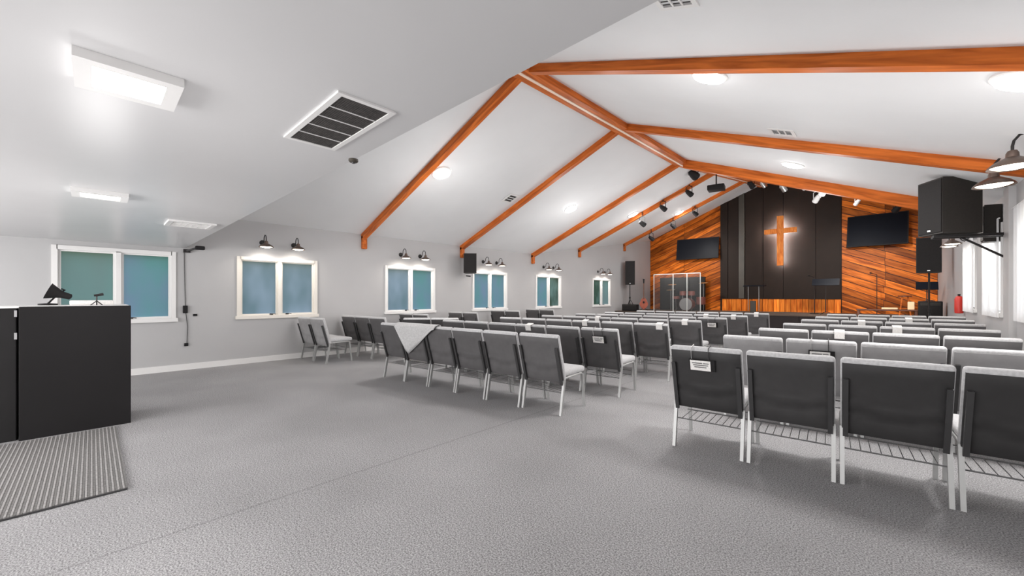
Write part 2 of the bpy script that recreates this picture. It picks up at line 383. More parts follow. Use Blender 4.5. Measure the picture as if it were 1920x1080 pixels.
# pilaster on the right wall
struct(MB().box((XR-.07, 8.85, 0), (XR, 9.2, 2.9)), 'trim_1', 'wall_paint', 'flat white pilaster between the right-hand windows')
mat('sheer', (.85, .85, .86), .8); _p = MATS['sheer'].node_tree.nodes['Principled BSDF']; _p.inputs['Alpha'].default_value = .55
for i, (a, b) in enumerate(RW):
    m = MB(); vs = []; fs = []; n_ = 60
    for k in range(n_+1):
        y = a-.1+(b-a+.2)*k/n_; x = XR-.055-.018*math.sin(k*1.05)
        vs += [(x, y, RZ0-.06), (x, y, RZ1+.10)]
    for k in range(n_): fs.append((2*k, 2*k+2, 2*k+3, 2*k+1))
    m.v = vs; m.f = fs
    c_ = empty('sheer_curtain', (0, 0, 0), 0, ['nearest', 'second', 'farthest'][i]+' white sheer curtain over a right wall window', 'curtain')
    m.build('curtain_fabric', 'sheer', c_, 60)
    MB().tube([(XR-.055, a-.14, RZ1+.11), (XR-.055, b+.14, RZ1+.11)], .011, 8).build('curtain_rod', 'trim_white', c_)
# outdoors
o = tag(MB().box((-60, -60, -.6), (60, 80, -.5)).build('lawn', 'lawn'), 'green lawn outside the windows', 'ground', kind='structure')
for i, (a, b) in enumerate([(-3, 1.4), (7.5, 18)]):
    hb = MB(); y = a
    while y < b:
        hb.rbox((-15.2, y, -.5), (-13.6, y+1.3, 1.4+random.uniform(-.1, .5)), .35, 2); y += 1.15
    tag(hb.build('hedge', 'hedge', smooth=50), ['clipped green hedge outside the first window', 'clipped green hedge outside the far left windows'][i], 'hedge')

# ------------------------------------------------------------------ beams
RA = [4.6, 7.7, 11.0, 14.0, 17.9]
def beam(name, P, Q, wd, dp, label, group, post=None):
    P, Q = Vector(P), Vector(Q); d = (Q-P).normalized(); sdv = Vector((0, 1, 0)); dn = Vector((0, 0, -1))
    r = empty(name, P, 0, label, 'beam', group)
    m = MB(); an_ = math.atan2((Q-P).z, (Q-P).x); Ri = Matrix.Rotation(-an_, 4, 'Y').inverted()
    L_ = (Q-P); y = Vector((0, wd/2, 0)); z = Vector((0, 0, -dp)); up = Vector((0, 0, .01))
    m.add([-y+up, y+up, y+z, -y+z, L_-y+up, L_+y+up, L_+y+z, L_-y+z], [(0, 1, 2, 3), (4, 7, 6, 5), (0, 4, 5, 1), (1, 5, 6, 2), (2, 6, 7, 3), (3, 7, 4, 0)])
    m.v = [tuple(Ri @ Vector(v)) for v in m.v]
    m.build('rafter', 'beam_wood', r).rotation_euler = (0, -an_, 0)
    if post:
        pb = MB(); pb.rbox((0, -wd/2, -post), (.09, wd/2, -dp*.3), .01, 1); pb.build('post', 'beam_wood', r)
    return r
ORD = ['first', 'second', 'third', 'fourth', 'fifth', 'sixth', 'seventh', 'eighth']
for i, Y in enumerate(RA):
    l, r_, q = at_y(Y)
    dp = [.13, .13, .15, .16, .15][i]
    beam('roof_beam', (XL, Y, l), (XM-.06, Y, r_-.02), .12, dp, 'orange wooden roof beam on the left slope, %s from the camera' % ORD[i], None, post=.36)
    dp = [.13, .14, .24, .16, .15][i]
    if i in (1,): dp = .15
    if i < 3: beam('roof_beam', (XR, Y, q), (XM+.06, Y, r_-.02), .12, dp, 'orange wooden roof beam on the right slope, %s from the camera' % ORD[i], None)
rb = empty('ridge_beam', (XM, 1.3, 4.9), 0, 'orange wooden ridge beam with a pale strip along its underside', 'beam')
for nm, xo, ww, z0, mt in (('side_board', -.085, .11, .17, 'ridge_wood'), ('side_board', .085, .11, .17, 'ridge_wood'), ('centre_strip', 0, .05, .178, 'beam_pale')):
    m = MB()
    for a, b in zip(NODES, NODES[1:]):
        ya = max(a[0], 1.3)
        P = [Vector((xo-ww/2, ya-1.3, a[2]-4.9-z0)), Vector((xo+ww/2, ya-1.3, a[2]-4.9-z0)), Vector((xo+ww/2, b[0]-1.3, b[2]-4.9-z0)), Vector((xo-ww/2, b[0]-1.3, b[2]-4.9-z0))]
        m.prism(P, (0, 0, z0-.02))
    m.build(nm, mt, rb)

# ------------------------------------------------------------------ ceiling lamps
def disc_lamp(px, py, label): return disc_at(hit_roof(px, py), label)
def disc_at(q, label):
    M = roof_frame(q)
    r = empty('ceiling_lamp', label=label, cat='lamp', M=M, group='round ceiling lamps on the vaulted ceiling')
    MB().lathe([(.205, -.005), (.205, .02), (.185, .03), (.18, .028)], 28).build('rim', 'trim_white', r, 40)
    MB().lathe([(.182, .02), (.17, .045), (.12, .06), (.05, .068), (.001, .07)], 28).build('diffuser', 'lamp_white', r, 60)
    light('lamp_or_fill_light', 'POINT', (0, 0, 1.5), DISC_W*(1 if q.x < XM or q.y > 12 else .75), (1, .985, .97), r, .3)  # added soft fill hung well below the lamp to wash the ceiling
    light('lamp_downlight', 'AREA', (0, 0, .09), 30, (1, .985, .97), r, .34, (PI, 0, 0))
    return r
for px, py, lb in [(828, 323, 'round white lamp between the first two left roof beams'), (1070, 390, 'round white lamp between the second and third left beams'),
                   (1187, 401, 'round white lamp touching the third left beam side'), (1273, 398, 'round white lamp low between the far left beams'),
                   (1331, 140, 'round white lamp just under the nearest right beam'), (1487, 307, 'round white lamp above the third right beam'),
                   (1925, 143, 'round white lamp at the right frame edge')]:
    disc_lamp(px, py, lb)
for x_, y_, lb in ((-1.3, 13.0, 'added round lamp of the right slope, unseen beyond the third beam'), (-1.3, 16.8, 'added round lamp of the right slope, unseen close to the stage')):
    disc_at(Vector((x_, y_, 0)), lb)  # unseen lamps added to brighten the planks and the far right wall
def panel_light(x, y, lx, ly, label, hide=False):
    r = empty('ceiling_panel_light', (x, y, ZF), 0, label, 'ceiling light', 'flush panel lights in the low ceiling')
    f = MB()
    for a, b in (((-lx-.05, -ly-.05), (lx+.05, -ly)), ((-lx-.05, ly), (lx+.05, ly+.05)), ((-lx-.05, -ly), (-lx, ly)), ((lx, -ly), (lx+.05, ly))):
        f.box((a[0], a[1], -.035), (b[0], b[1], .0))
    f.build('frame', 'trim_white', r)
    MB().box((-lx, -ly, -.025), (lx, ly, -.005)).build('diffuser', 'lamp_white', r)
    light('panel_fill', 'POINT', (0, 0, -.9), PANEL_W, (1, .98, .97), r, .2)  # added soft fill floating below the panel
A = onZ(243, 143, ZF); c1 = [onZ(*p, ZF) for p in [(180, 108), (310, 150), (295, 178), (180, 150)]]
panel_light(-2.25, .105, .105, .105, 'larger bright panel light near the top left, beside the dark return vent')
B = onZ(187, 361, ZF)
panel_light(-4.92, .05, .09, .12, 'small bright panel light above the black podium')
for x, y in ((-3.2, -2.4), (-.3, -1.2), (-6.5, -2.6)):
    pass

def vent(name, M, lx, ly, nsl, label, matd='vent_dark', bars=4, cat='vent'):
    big = name == 'return_vent'; T_, H_ = (.026, .009) if big else (.045, .02)
    r = empty(name, label=label, cat=cat, M=M)
    f = MB(); t = T_
    for a, b in (((-lx-t, -ly-t), (lx+t, -ly)), ((-lx-t, ly), (lx+t, ly+t)), ((-lx-t, -ly), (-lx, ly)), ((lx, -ly), (lx+t, ly))):
        f.box((a[0], a[1], 0), (b[0], b[1], H_))
    f.build('frame', 'trim_white', r)
    MB().box((-lx, -ly, .0), (lx, ly, .003)).build('grille_back', matd, r)
    for k in range(bars):
        x = -lx+2*lx*(k+1)/(bars+1); w_ = .0035 if big else .008; MB().box((x-w_, -ly, .003), (x+w_, ly, H_-.001)).build('crossbar', 'trim_white', r)
    sl = MB(); n_ = nsl
    for k in range(n_):
        y = -ly+2*ly*(k+.5)/n_; sl.box((-lx, y-.004, .003), (lx, y+.004, H_*.6))
    s_ = sl.build('fin', matd if matd == 'vent_dark' else 'trim_white', r); s_['kind'] = 'stuff'
    return r
vc = [onZ(*p, ZF) for p in [(632, 168), (742, 210), (628, 280), (534, 256)]]
vx = sum(p.x for p in vc)/4; vy = sum(p.y for p in vc)/4
hx = (abs(vc[0].x-vc[3].x)+abs(vc[1].x-vc[2].x))/4; hy = (abs(vc[1].y-vc[0].y)+abs(vc[2].y-vc[3].y))/4
Md = Matrix.Translation((vx, vy, ZF)) @ Matrix.Rotation(PI, 4, 'Y')
vent('return_vent', Md, hx-.025, hy-.025, 22, 'large dark return air vent with white frame in the low ceiling')
q = onZ(357, 420, ZF); vent('ceiling_vent', Matrix.Translation((q.x, q.y, ZF)) @ Matrix.Rotation(PI, 4, 'Y'), .18, .18, 6, 'small white ceiling vent near the left wall corner', 'trim_white', 3)
for px, py, lb in ((957, 371, 'small vent beside the second left roof beam'), (1467, 246, 'small flat vent above the second right roof beam'), (1262, -8, 'vent cut by the top edge of the frame')):
    q = hit_roof(px, py); vent('ceiling_vent', roof_frame(q), .13, .12, 5, lb, 'vent_dark', 2)
q = onZ(671, 299, ZF)
sd_ = empty('smoke_detector', (q.x-.02, q.y-.02, ZF), 0, 'small smoke detector at the edge of the low ceiling', 'smoke detector')
MB().lathe([(.03, 0), (.03, -.012), (.022, -.02), (.001, -.021)], 16).build('body', 'stage_grey', sd_, 40)
MB().lathe([(.012, -.02), (.010, -.026), (.001, -.027)], 12).build('sensor', 'chair_post', sd_, 40)

# ------------------------------------------------------------------ gooseneck wall lamps
def sconce_proto():
    r = empty('wall_lamp')
    MB().lathe([(.055, 0), (.055, .015), (.03, .025), (.001, .026)], 16, Matrix.Rotation(PI/2, 4, 'Y')).build('wall_plate', 'dark_iron', r, 40)
    ctl = [(.02, -.02), (.05, -.02), (.09, -.005), (.12, .04), (.125, .085), (.15, .125), (.19, .14), (.235, .128), (.262, .09), (.27, .05), (.27, .0)]
    MB().tube([(x, 0, z) for x, z in ctl], .009, 8).build('arm', 'dark_iron', r, 60)
    T = Matrix.Translation((.27, 0, 0))
    sh = MB().lathe([(.024, .015), (.034, -.005), (.036, -.035), (.062, -.05), (.10, -.072), (.128, -.10), (.135, -.115), (.129, -.113), (.095, -.08), (.03, -.055)], 24, T)
    sh = sh.build('shade', 'bronze', r, 50)
    MB().lathe([(.001, -.128), (.05, -.124), (.09, -.114), (.112, -.104), (.10, -.096), (.001, -.09)], 20, T).build('bulb', 'bulb_warm', sh, 60)
    light('lamp_or_fill_light', 'SPOT', (.27, 0, -.14), SCONCE_W, (1, .93, .84), r, .05, (0, 0, 0), math.radians(165))
    return r
sp = sconce_proto(); kids(sp); first = True
def put_sconce(loc, rz, label, g, sc=1.0):
    global first
    o = sp if first else copy_tree(sp); first = False
    o.location = loc; o.rotation_euler = (0, 0, rz); o.scale = (sc, sc, sc); tag(o, label, 'wall lamp', g); return o
for i, (a, b) in enumerate(LW[1:]):
    ym = (a+b)/2
    for k, dy in enumerate((-.30, .30)):
        put_sconce((XL, ym+dy-.02, 2.46), 0, '%s gooseneck lamp over the %s window of the left wall' % (['left', 'right'][k], ORD[i+1]), 'gooseneck lamps over the left windows')
for Y, z, lb in ((6.55, 2.84, 'nearest gooseneck lamp on the right wall, arm cut by the frame'), (7.55, 2.85, 'second gooseneck lamp on the right wall'),
                 (10.1, 2.62, 'third gooseneck lamp on the right wall, behind the hanging speaker'), (10.8, 2.62, 'fourth gooseneck lamp on the right wall, behind the hanging speaker'), (12.7, 2.6, 'fifth gooseneck lamp, added to brighten the right wall'), (13.3, 2.6, 'farthest gooseneck lamp, added to brighten the right wall')):  # the last two are added to light the wall near the stage
    put_sconce((XR, Y, z), PI, lb, 'gooseneck lamps on the right wall', 1.35 if Y < 9 else 1.1)

# ------------------------------------------------------------------ stage
ZS = .68
struct(MB().box((XL, 17.0, ZS-.03), (XR, YS, ZS)), 'floor', 'stage_carpet', 'raised brown stage floor')
st = MB()
for k in range(9):
    x0 = XL+k*(XR-XL)/9; st.box((x0+.01, 17.03, 0), (x0+(XR-XL)/9-.01, 17.06, ZS-.03))
st.box((XL, 17.06, 0), (XR, 17.1, ZS-.03))
struct(st, 'trim_2', 'stage_front', 'dark panelled front of the stage')
PX0, PX1 = onY(1352, 500, YS).x, onY(1578, 500, YS).x
def clip(poly, nx, nz, c):      # keep nx*x+nz*z<=c
    out = []
    for i in range(len(poly)):
        a, b = poly[i], poly[(i+1) % len(poly)]; da = nx*a[0]+nz*a[1]-c; db = nx*b[0]+nz*b[1]-c
        if da <= 0: out.append(a)
        if (da < 0 < db) or (db < 0 < da):
            t = da/(da-db); out.append((a[0]+(b[0]-a[0])*t, a[1]+(b[1]-a[1])*t))
    return out
def planks(region, slope, pitch, joints, par):
    zs = [z-slope*x for x, z in region]; lo, hi = min(zs), max(zs); k = 0; c = lo
    while c < hi:
        g = .012
        strip = clip(clip(region, slope, -1, -(c+g)), -slope, 1, c+pitch-g)
        if len(strip) >= 3:
            js = [-99]+[j+random.uniform(-.05, .05)*(k % 2) for j in joints]+[99]
            for a, b in zip(js, js[1:]):
                q_ = clip(clip(strip, -1, 0, -(a+.006)), 1, 0, b-.006)
                if len(q_) >= 3:
                    th_ = random.uniform(.018, .034)
                    cx = sum(p[0] for p in q_)/len(q_); cz = sum(p[1] for p in q_)/len(q_)
                    # build in a frame whose x runs along the plank so the grain follows it
                    an = math.atan(slope); R = Matrix.Rotation(-an, 4, 'Y'); Ri = R.inverted()
                    m = MB(); m.prism([Ri @ Vector((p[0]-cx, 0, p[1]-cz)) for p in q_], (0, -th_, 0))
                    o = m.build('plank', 'plank_wood', par); o.location = (cx, YS-.005, cz); o.rotation_euler = (0, -an, 0)
        c += pitch; k += 1
planks([(XL+.01, ZS), (PX0-.01, ZS), (PX0-.01, zroof(PX0, YS)-.01), (XL+.01, zroof(XL, YS)-.01)], .42, .27, [-7.6], STW)
planks([(PX1+.01, ZS), (XR-.01, ZS), (XR-.01, zroof(XR, YS)-.01), (PX1+.01, zroof(PX1, YS)-.01)], -.44, .27, [onY(1660, 500, YS).x], STW)
# black centre panelling
cut = [onY(p, 500, YS).x for p in (1352, 1366, 1386, 1397, 1432, 1469, 1530, 1578)]
bk = empty('stage_backdrop', (0, YS, 0), 0, 'dark brown-black panelled backdrop behind the cross', 'backdrop')
for i, (a, b) in enumerate(zip(cut, cut[1:])):
    top = lambda x: zroof(x, YS)-.02
    P = [(a+.008, 0, ZS), (b-.008, 0, ZS), (b-.008, 0, top(b))]+([(XM, 0, top(XM))] if a < XM < b else [])+[(a+.008, 0, top(a))]
    MB().prism(P, (0, -[.14, .10, .13, .05, .08, .08, .10][i], 0)).build('panel', 'stage_grey' if i == 2 else 'stage_black', bk)
wn = empty('wainscot', (0, 20.74, ZS), 0, 'low wainscot of vertical orange boards under the dark backdrop', 'wainscot')
nb = 21; wx0, wx1 = onY(1354, 570, 20.74).x, onY(1577, 570, 20.74).x
for k in range(nb):
    a = wx0+(wx1-wx0)*k/nb; b = wx0+(wx1-wx0)*(k+1)/nb; t = random.uniform(.02, .05)
    m = MB(); m.box((-(b-a)/2+.006, -t, 0), ((b-a)/2-.006, 0, .56)); o = m.build('board', 'board_wood', wn); o.location = ((a+b)/2, 0, 0)
MB().box((wx0, -.06, .56), (wx1, .02, .59)).build('cap_rail', 'stage_black', wn)
# cross
cc = [onY(1463, 405, 20.5), onY(1463, 498, 20.5), onY(1433, 436, 20.5), onY(1494, 430, 20.5)]
cx, cz0, cz1 = cc[0].x, cc[1].z, cc[0].z; za = (cc[2].z+cc[3].z)/2; hw = (cc[3].x-cc[2].x)/2
cr_ = empty('wall_cross', (cx, 20.5, cz0), 0, 'backlit wooden cross on the dark backdrop', 'cross')
MB().rbox((-.12, -.05, 0), (.12, .04, cz1-cz0), .01, 1).build('upright', 'cross_wood', cr_)
MB().rbox((-hw, -.055, za-cz0-.105), (hw, .03, za-cz0+.105), .01, 1).build('crossarm', 'cross_wood', cr_)
lm = MB(); lm.box((-.08, .045, .08), (.08, .06, cz1-cz0-.08)); lm.box((-hw+.08, .045, za-cz0-.06), (hw-.08, .06, za-cz0+.06)); lm.build('light_strip', 'led_white', cr_)
MB().box((-.02, .06, .5), (.02, .32, .56)).box((-.02, .06, 1.4), (.02, .32, 1.46)).build('bracket', 'dark_iron', cr_)

# televisions
def tv(p0, p1, Y, tilt, yaw, label):
    a = onY(*p0, Y); b = onY(*p1, Y); c = (a+b)/2; wd = abs(b.x-a.x); hd = abs(a.z-b.z)
    r = empty('television', c, 0, label, 'television'); r.rotation_euler = (tilt, 0, yaw)
    MB().rbox((-wd/2, -.035, -hd/2), (wd/2, .035, hd/2), .012, 2).build('casing', 'black_matte', r)
    MB().box((-wd/2+.03, -.04, -hd/2+.03), (wd/2-.03, -.034, hd/2-.03)).build('screen', 'screen_black', r)
    MB().box((-.15, .035, -.15), (.15, .07, .15)).bar((0, .06, 0), (0, .3, .12), .06, .06).build('wall_mount', 'dark_iron', r)
tv((1270, 450), (1347, 484), 20.45, math.radians(-10), math.radians(5), 'wide black television on the planks left of the cross')
tv((1588, 406), (1704, 458), 20.4, math.radians(-12), math.radians(-4), 'wide black television on the planks right of the cross')

# ------------------------------------------------------------------ speakers
def loudspeaker(name, M, wd, dp, hh, label, badge=True):
    r = empty(name, label=label, cat='loudspeaker', M=M)
    b = MB(); k = .72
    pr = [(-wd/2, -dp/2, 0), (wd/2, -dp/2, 0), (wd/2*k, dp/2, 0), (-wd/2*k, dp/2, 0)]
    b.prism(pr, (0, 0, hh)); b.build('cabinet', 'speaker_grey', r)
    MB().rbox((-wd/2+.015, -dp/2-.012, .02), (wd/2-.015, -dp/2+.002, hh-.02), .006, 2).build('grille', 'speaker_grille', r)
    if badge: MB().rbox((-.03, -dp/2-.018, .05), (.03, -dp/2-.011, .075), .002, 1).build('badge', 'silver', r)
    return r
# big one over the right-hand seats
dS = 6.1; rr = ray(1783, 440); pS = C0+rr*dS
M = Matrix.Translation(pS) @ Matrix.Rotation(math.radians(-58), 4, 'Z')
bs = loudspeaker('hanging_speaker', M, .46, .54, .84, 'large black loudspeaker hung high on the right wall')
sh = empty('speaker_shelf', (XR, pS.y+.25, pS.z-.03), 0, 'black steel bracket carrying the large loudspeaker', 'bracket')
MB().bar((0, .1, 0), (-.8, -.25, 0), .05, .04).bar((0, -.1, 0), (-.8, -.42, 0), .05, .04).build('arm', 'dark_iron', sh)
MB().box((-.02, -.2, -.12), (0, .2, .06)).build('wall_plate', 'dark_iron', sh)
MB().bar((-.5, -.15, 0), (-.02, 0, -.35), .025, .025).build('brace', 'dark_iron', sh)
# narrow one flat on the wall
a = onX(1858, 445, XR-.1)
loudspeaker('wall_speaker', Matrix.Translation((XR-.10, a.y-.05, 2.22)) @ Matrix.Rotation(-PI/2, 4, 'Z'), .30, .18, .58, 'narrow black speaker flat against the right wall', False)
# hanging at the second left beam
q = onX(871, 512, XL+.35)
hs = loudspeaker('hanging_speaker', Matrix.Translation((q.x, 7.75, q.z)) @ Matrix.Rotation(math.radians(48), 4, 'Z'), .38, .34, .58, 'black loudspeaker mounted below the second left roof beam', False)
MB().bar((0, .1, .02), (0, .1, -.10), .04, .04).tube([(0, .1, -.08), (-.12, .3, -.06)], .02, 8).build('mounting_arm', 'dark_iron', hs)
def stand_speaker(px, ptop, pbot, Y, wpx, zf, rz, label, slabel, dp=.36):
    a = onY(px, ptop, Y); b = onY(px, pbot, Y); dd = (Vector((b.x, b.y, 0))).dot(Vector((-SN, CS, 0))); wd = wpx/FPX*dd
    loudspeaker('stand_speaker', Matrix.Translation(b) @ Matrix.Rotation(rz, 4, 'Z'), wd*.92, dp, a.z-b.z, label)
    s_ = empty('speaker_stand', (b.x, b.y, zf), 0, slabel, 'stand'); h_ = b.z-zf
    MB().tube([(0, 0, .1), (0, 0, h_)], .022, 10).build('pole', 'dark_iron', s_)
    MB().tube([(0, 0, h_*.45), (0, 0, h_*.45+.1)], .04, 10).build('collar', 'dark_iron', s_)
    for k in range(3):
        an = k*2*PI/3+.4; l = MB().tube([(0, 0, h_*.45), (.3*math.cos(an), .3*math.sin(an), .02)], .014, 8); l.build('leg', 'dark_iron', s_)
        MB().tube([(0, 0, .12), (.25*math.cos(an), .25*math.sin(an), h_*.2)], .008, 6).build('brace', 'dark_iron', s_)
    return b
stand_speaker(1181, 490, 534, 17.85, 19, ZS, math.radians(30), 'black speaker on a pole stand by the far left wall', 'black pole stand under the far left speaker')
stand_speaker(1742, 446, 512, 16.3, 36, 0, math.radians(-5), 'black speaker on a stand at the right side of the stage', 'black stand under the right stage speaker')

# wall camera and cord at the low-ceiling corner
q = onX(352, 462, XL+.12)
wc = empty('wall_camera', (XL, q.y, ZF-.02), 0, 'small black bracket with camera at the low ceiling corner', 'camera')
MB().box((0, -.05, -.06), (.05, .05, 0)).bar((.04, 0, -.03), (.16, .12, .02), .03, .03).build('bracket', 'dark_iron', wc)
MB().rbox((.13, .10, -.01), (.22, .24, .06), .015, 2).build('camera_body', 'black_matte', wc)
y1 = onX(345, 500, XL).y
zt, zb, zc = ZF-.08, onX(348, 645, XL).z, onX(345, 581, XL).z
cdm = MB().tube([(XL+.012, y1, zt), (XL+.010, y1+.01, 1.6), (XL+.012, y1+.02, zc), (XL+.012, y1+.05, (zc+zb)/2), (XL+.012, y1+.04, zb)], .006, 6)
cd_ = empty('hanging_line', (0, 0, 0), 0, 'thin black cord hanging down the left wall with an inline box', 'cord')
cdm.build('cord', 'chair_post', cd_); MB().rbox((XL+.003, y1-.02, zc-.06), (XL+.04, y1+.05, zc+.08), .01, 2).build('inline_box', 'black_matte', cd_)
MB().rbox((XL+.003, y1-.0, zb-.04), (XL+.03, y1+.06, zb+.02), .008, 2).build('plug', 'black_matte', cd_)
MB().rbox((XL+.0, y1+.13, zc-.12), (XL+.02, y1+.19, zc-.08), .004, 1).build('clip', 'black_matte', cd_)

# ------------------------------------------------------------------ stage and ceiling spotlights
def spotlight(pos, aim, length, rad, label, m='black_matte', hang=.25):
    pos = Vector(pos); r = empty('stage_spotlight', pos, 0, label, 'spotlight')
    zt_ = zroof(pos.x, pos.y)-pos.z-.02
    d = Vector(aim).normalized(); Q = d.to_track_quat('Z', 'Y').to_matrix().to_4x4()
    MB().lathe([(.001, -length/2), (rad*.6, -length/2), (rad*.8, -length*.3), (rad, length*.1), (rad*1.05, length/2), (rad*.9, length/2), (rad*.8, length*.3), (.001, length*.28)], 16, Q).build('housing', m, r, 40)
    y = MB(); h_ = min(zt_, .22+rad)
    y.tube([(rad*1.15, 0, 0), (rad*1.15, 0, h_*.7), (0, 0, h_*.85), (-rad*1.15, 0, h_*.7), (-rad*1.15, 0, 0)], .012, 6); y.build('yoke', m, r)
    MB().tube([(0, 0, h_*.8), (0, 0, max(zt_, h_*.9))], .016, 6).build('hanger', m, r)
SPT = [(1292, 362, 14.0, 'second'), (1243, 390, 14.0, 'third'), (1204, 419, 14.0, 'lowest'), (1303, 400, 17.9, 'upper'), (1262, 424, 17.9, 'middle'), (1221, 447, 17.9, 'lower')]
for px, py, Y, w_ in SPT:
    near = Y == 14.0
    p_ = onY(px, py, Y-.1)
    spotlight(p_, (.4, .8, -.5), .26, .085, 'black spotlight under the %s left beam, %s down the slope' % ('fourth' if near else 'fifth', w_))
spotlight(onY(1300, 327, 12.6), (.3, .8, -.4), .30, .12, 'black spotlight near the ridge beside the projector')
for px, py, lb, m, sz in ((1408, 346, 'black spotlight nearest the gable peak', 'black_matte', .10), (1430, 346, 'small pale spotlight at the gable peak', 'silver', .06), (1468, 352, 'pale spotlight over the cross', 'silver', .09), (1510, 350, 'small white spotlight right of the cross', 'trim_white', .05),
                      (1532, 372, 'lower white spotlight of the lit pair right of the cross', 'trim_white', .09), (1545, 358, 'upper white spotlight of the lit pair right of the cross', 'trim_white', .10), (1608, 378, 'slim white spotlight above the right television', 'trim_white', .06), (1683, 390, 'black spotlight just over the right television', 'black_matte', .10)):
    spotlight(onY(px, py, {1683: 19.6, 1545: 17.3}.get(px, 18.0)), (-.5 if px > 1500 else .3, .7, -.6), .22+sz, sz, lb, m)
light('stage_fill', 'SPOT', (-.6, 14.2, 3.7), 650, (1, .95, .88), None, .08, (math.radians(68), 0, math.radians(2)), math.radians(60))  # two added spots without fixtures, brightening the stage planks
light('stage_fill', 'SPOT', (-7.2, 15.2, 4.2), 380, (1, .95, .88), None, .08, (math.radians(74), 0, math.radians(-2)), math.radians(48))
# projector
q = onY(1343, 352, 13.4)
pj = empty('projector', q, math.radians(10), 'black projector hanging on a pole from the ridge', 'projector')
MB().rbox((-.24, -.2, -.09), (.24, .2, .07), .03, 3).build('body', 'black_matte', pj, 50)
MB().lathe([(.06, 0), (.055, .05), (.001, .05)], 16, Matrix.Translation((.1, .2, 0)) @ Matrix.Rotation(-PI/2, 4, 'X')).build('lens', 'screen_black', pj)
MB().tube([(0, 0, .07), (0, 0, zroof(q.x, q.y)-q.z-.1)], .02, 8).box((-.12, -.12, .07), (.12, .12, .085)).build('ceiling_pole', 'dark_iron', pj)

# ------------------------------------------------------------------ stage furniture
# drum shield
Yd = 18.4
xs = [onY(p, 550, Yd).x for p in (1226, 1262, 1288, 1313)]; zt = onY(1262, 513, Yd).z
ds = empty('drum_shield', (xs[0], Yd, ZS), 0, 'clear acrylic drum shield with pale edges on the stage', 'drum shield')
for a, b in zip(xs, xs[1:]):
    MB().box((a-xs[0]+.01, 0, 0), (b-xs[0]-.01, .012, zt-ZS)).build('panel', 'acrylic', ds)
for x in xs: MB().tube([(x-xs[0], .006, 0), (x-xs[0], .006, zt-ZS)], .02, 6).build('post', 'acrylic_edge', ds)
MB().box((0, -.01, zt-ZS-.03), (xs[-1]-xs[0], .02, zt-ZS)).build('top_edge', 'acrylic_edge', ds)
MB().add([(0, 0, 0), (-.5, 1.4, 0), (-.5, 1.4, zt-ZS), (0, 0, zt-ZS)], [(0, 1, 2, 3)]).build('side_panel', 'acrylic', ds)
x0_, x1_ = onY(1237, 550, 20.3).x, onY(1322, 550, 20.3).x; zt2 = onY(1280, 520, 20.3).z
ab = empty('sound_absorber', (0, 20.3, ZS), 0, 'black sound absorbing screen behind the drum kit', 'screen')
for k in range(3):
    a = x0_+(x1_-x0_)*k/3; b = x0_+(x1_-x0_)*(k+1)/3; MB().rbox((a+.01, 0, 0), (b-.01, .12, zt2-ZS), .02, 2).build('foam_panel', 'black_matte', ab)
dk = empty('drum_kit', ((xs[1]+xs[2])/2, 19.3, ZS), 0, 'drum kit with reddish shells behind the clear shield', 'drum kit')
MB().lathe([(.001, -.2), (.30, -.2), (.30, .2), (.001, .2)], 24, Matrix.Translation((0, 0, .31)) @ Matrix.Rotation(PI/2, 4, 'X')).build('bass_drum', 'drum_shell', dk, 40)
MB().lathe([(.001, .205), (.29, .205), (.29, .2)], 24, Matrix.Translation((0, 0, .31)) @ Matrix.Rotation(PI/2, 4, 'X')).build('bass_drum_head', 'drum_skin', dk, 40)
for x, y, z, r_, h_ in ((-.2, 0, .72, .15, .2), (.2, 0, .72, .15, .2), (.55, .2, .3, .2, .35), (-.6, .2, .55, .17, .14)):
    t_ = MB().lathe([(.001, 0), (r_, 0), (r_, h_), (.001, h_)], 20, Matrix.Translation((x, y, z))).build('drum', 'drum_shell', dk, 40)
    MB().tube([(x, y, 0), (x, y, z)], .012, 6).build('drum_stand', 'silver', dk)
for x, y, z in ((-.75, .1, 1.25), (.7, .1, 1.3), (-.9, .3, 1.0)):
    MB().lathe([(.001, .02), (.05, .018), (.2, 0), (.2, -.004), (.001, .012)], 20, Matrix.Translation((x, y, z)) @ Matrix.Rotation(.15, 4, 'X')).build('cymbal', 'brass', dk, 60)
    MB().tube([(x, y, 0), (x, y, z)], .01, 6).build('cymbal_stand', 'silver', dk)
# guitar
q = onY(1207, 583, 18.0)
gt = empty('guitar', (q.x, 18.0, ZS+.02), math.radians(25), 'reddish-brown electric guitar upright on a stand', 'guitar'); gt.scale = (1.0, 1.0, 1.25)
body = []
for k in range(28):
    a = 2*PI*k/28; rx = .165*(1+.18*math.cos(2*a))*(.86 if math.sin(a) > .2 else 1); body.append((rx*math.cos(a), 0, .26+.23*math.sin(a)))
MB().prism(body, (0, .06, 0)).build('body', 'guitar_red', gt, 40)
MB().bar((0, -.01, .42), (0, -.01, 1.02), .055, .03, (0, 1, 0)).build('neck', 'dark_walnut', gt)
MB().prism([(-.03, -.02, 1.02), (.03, -.02, 1.02), (.045, -.02, 1.18), (-.045, -.02, 1.2)], (0, .03, 0)).build('headstock', 'black_matte', gt)
MB().lathe([(.045, 0), (.045, .004), (.001, .004)], 16, Matrix.Translation((0, -.0, .30)) @ Matrix.Rotation(PI/2, 4, 'X')).build('sound_hole', 'black_matte', gt)
MB().tube([(0, .05, .1), (-.18, -.12, 0)], .01, 6).tube([(0, .05, .1), (.18, -.12, 0)], .01, 6).tube([(0, .05, .5), (0, .28, -.0)], .01, 6).build('stand', 'dark_iron', gt)
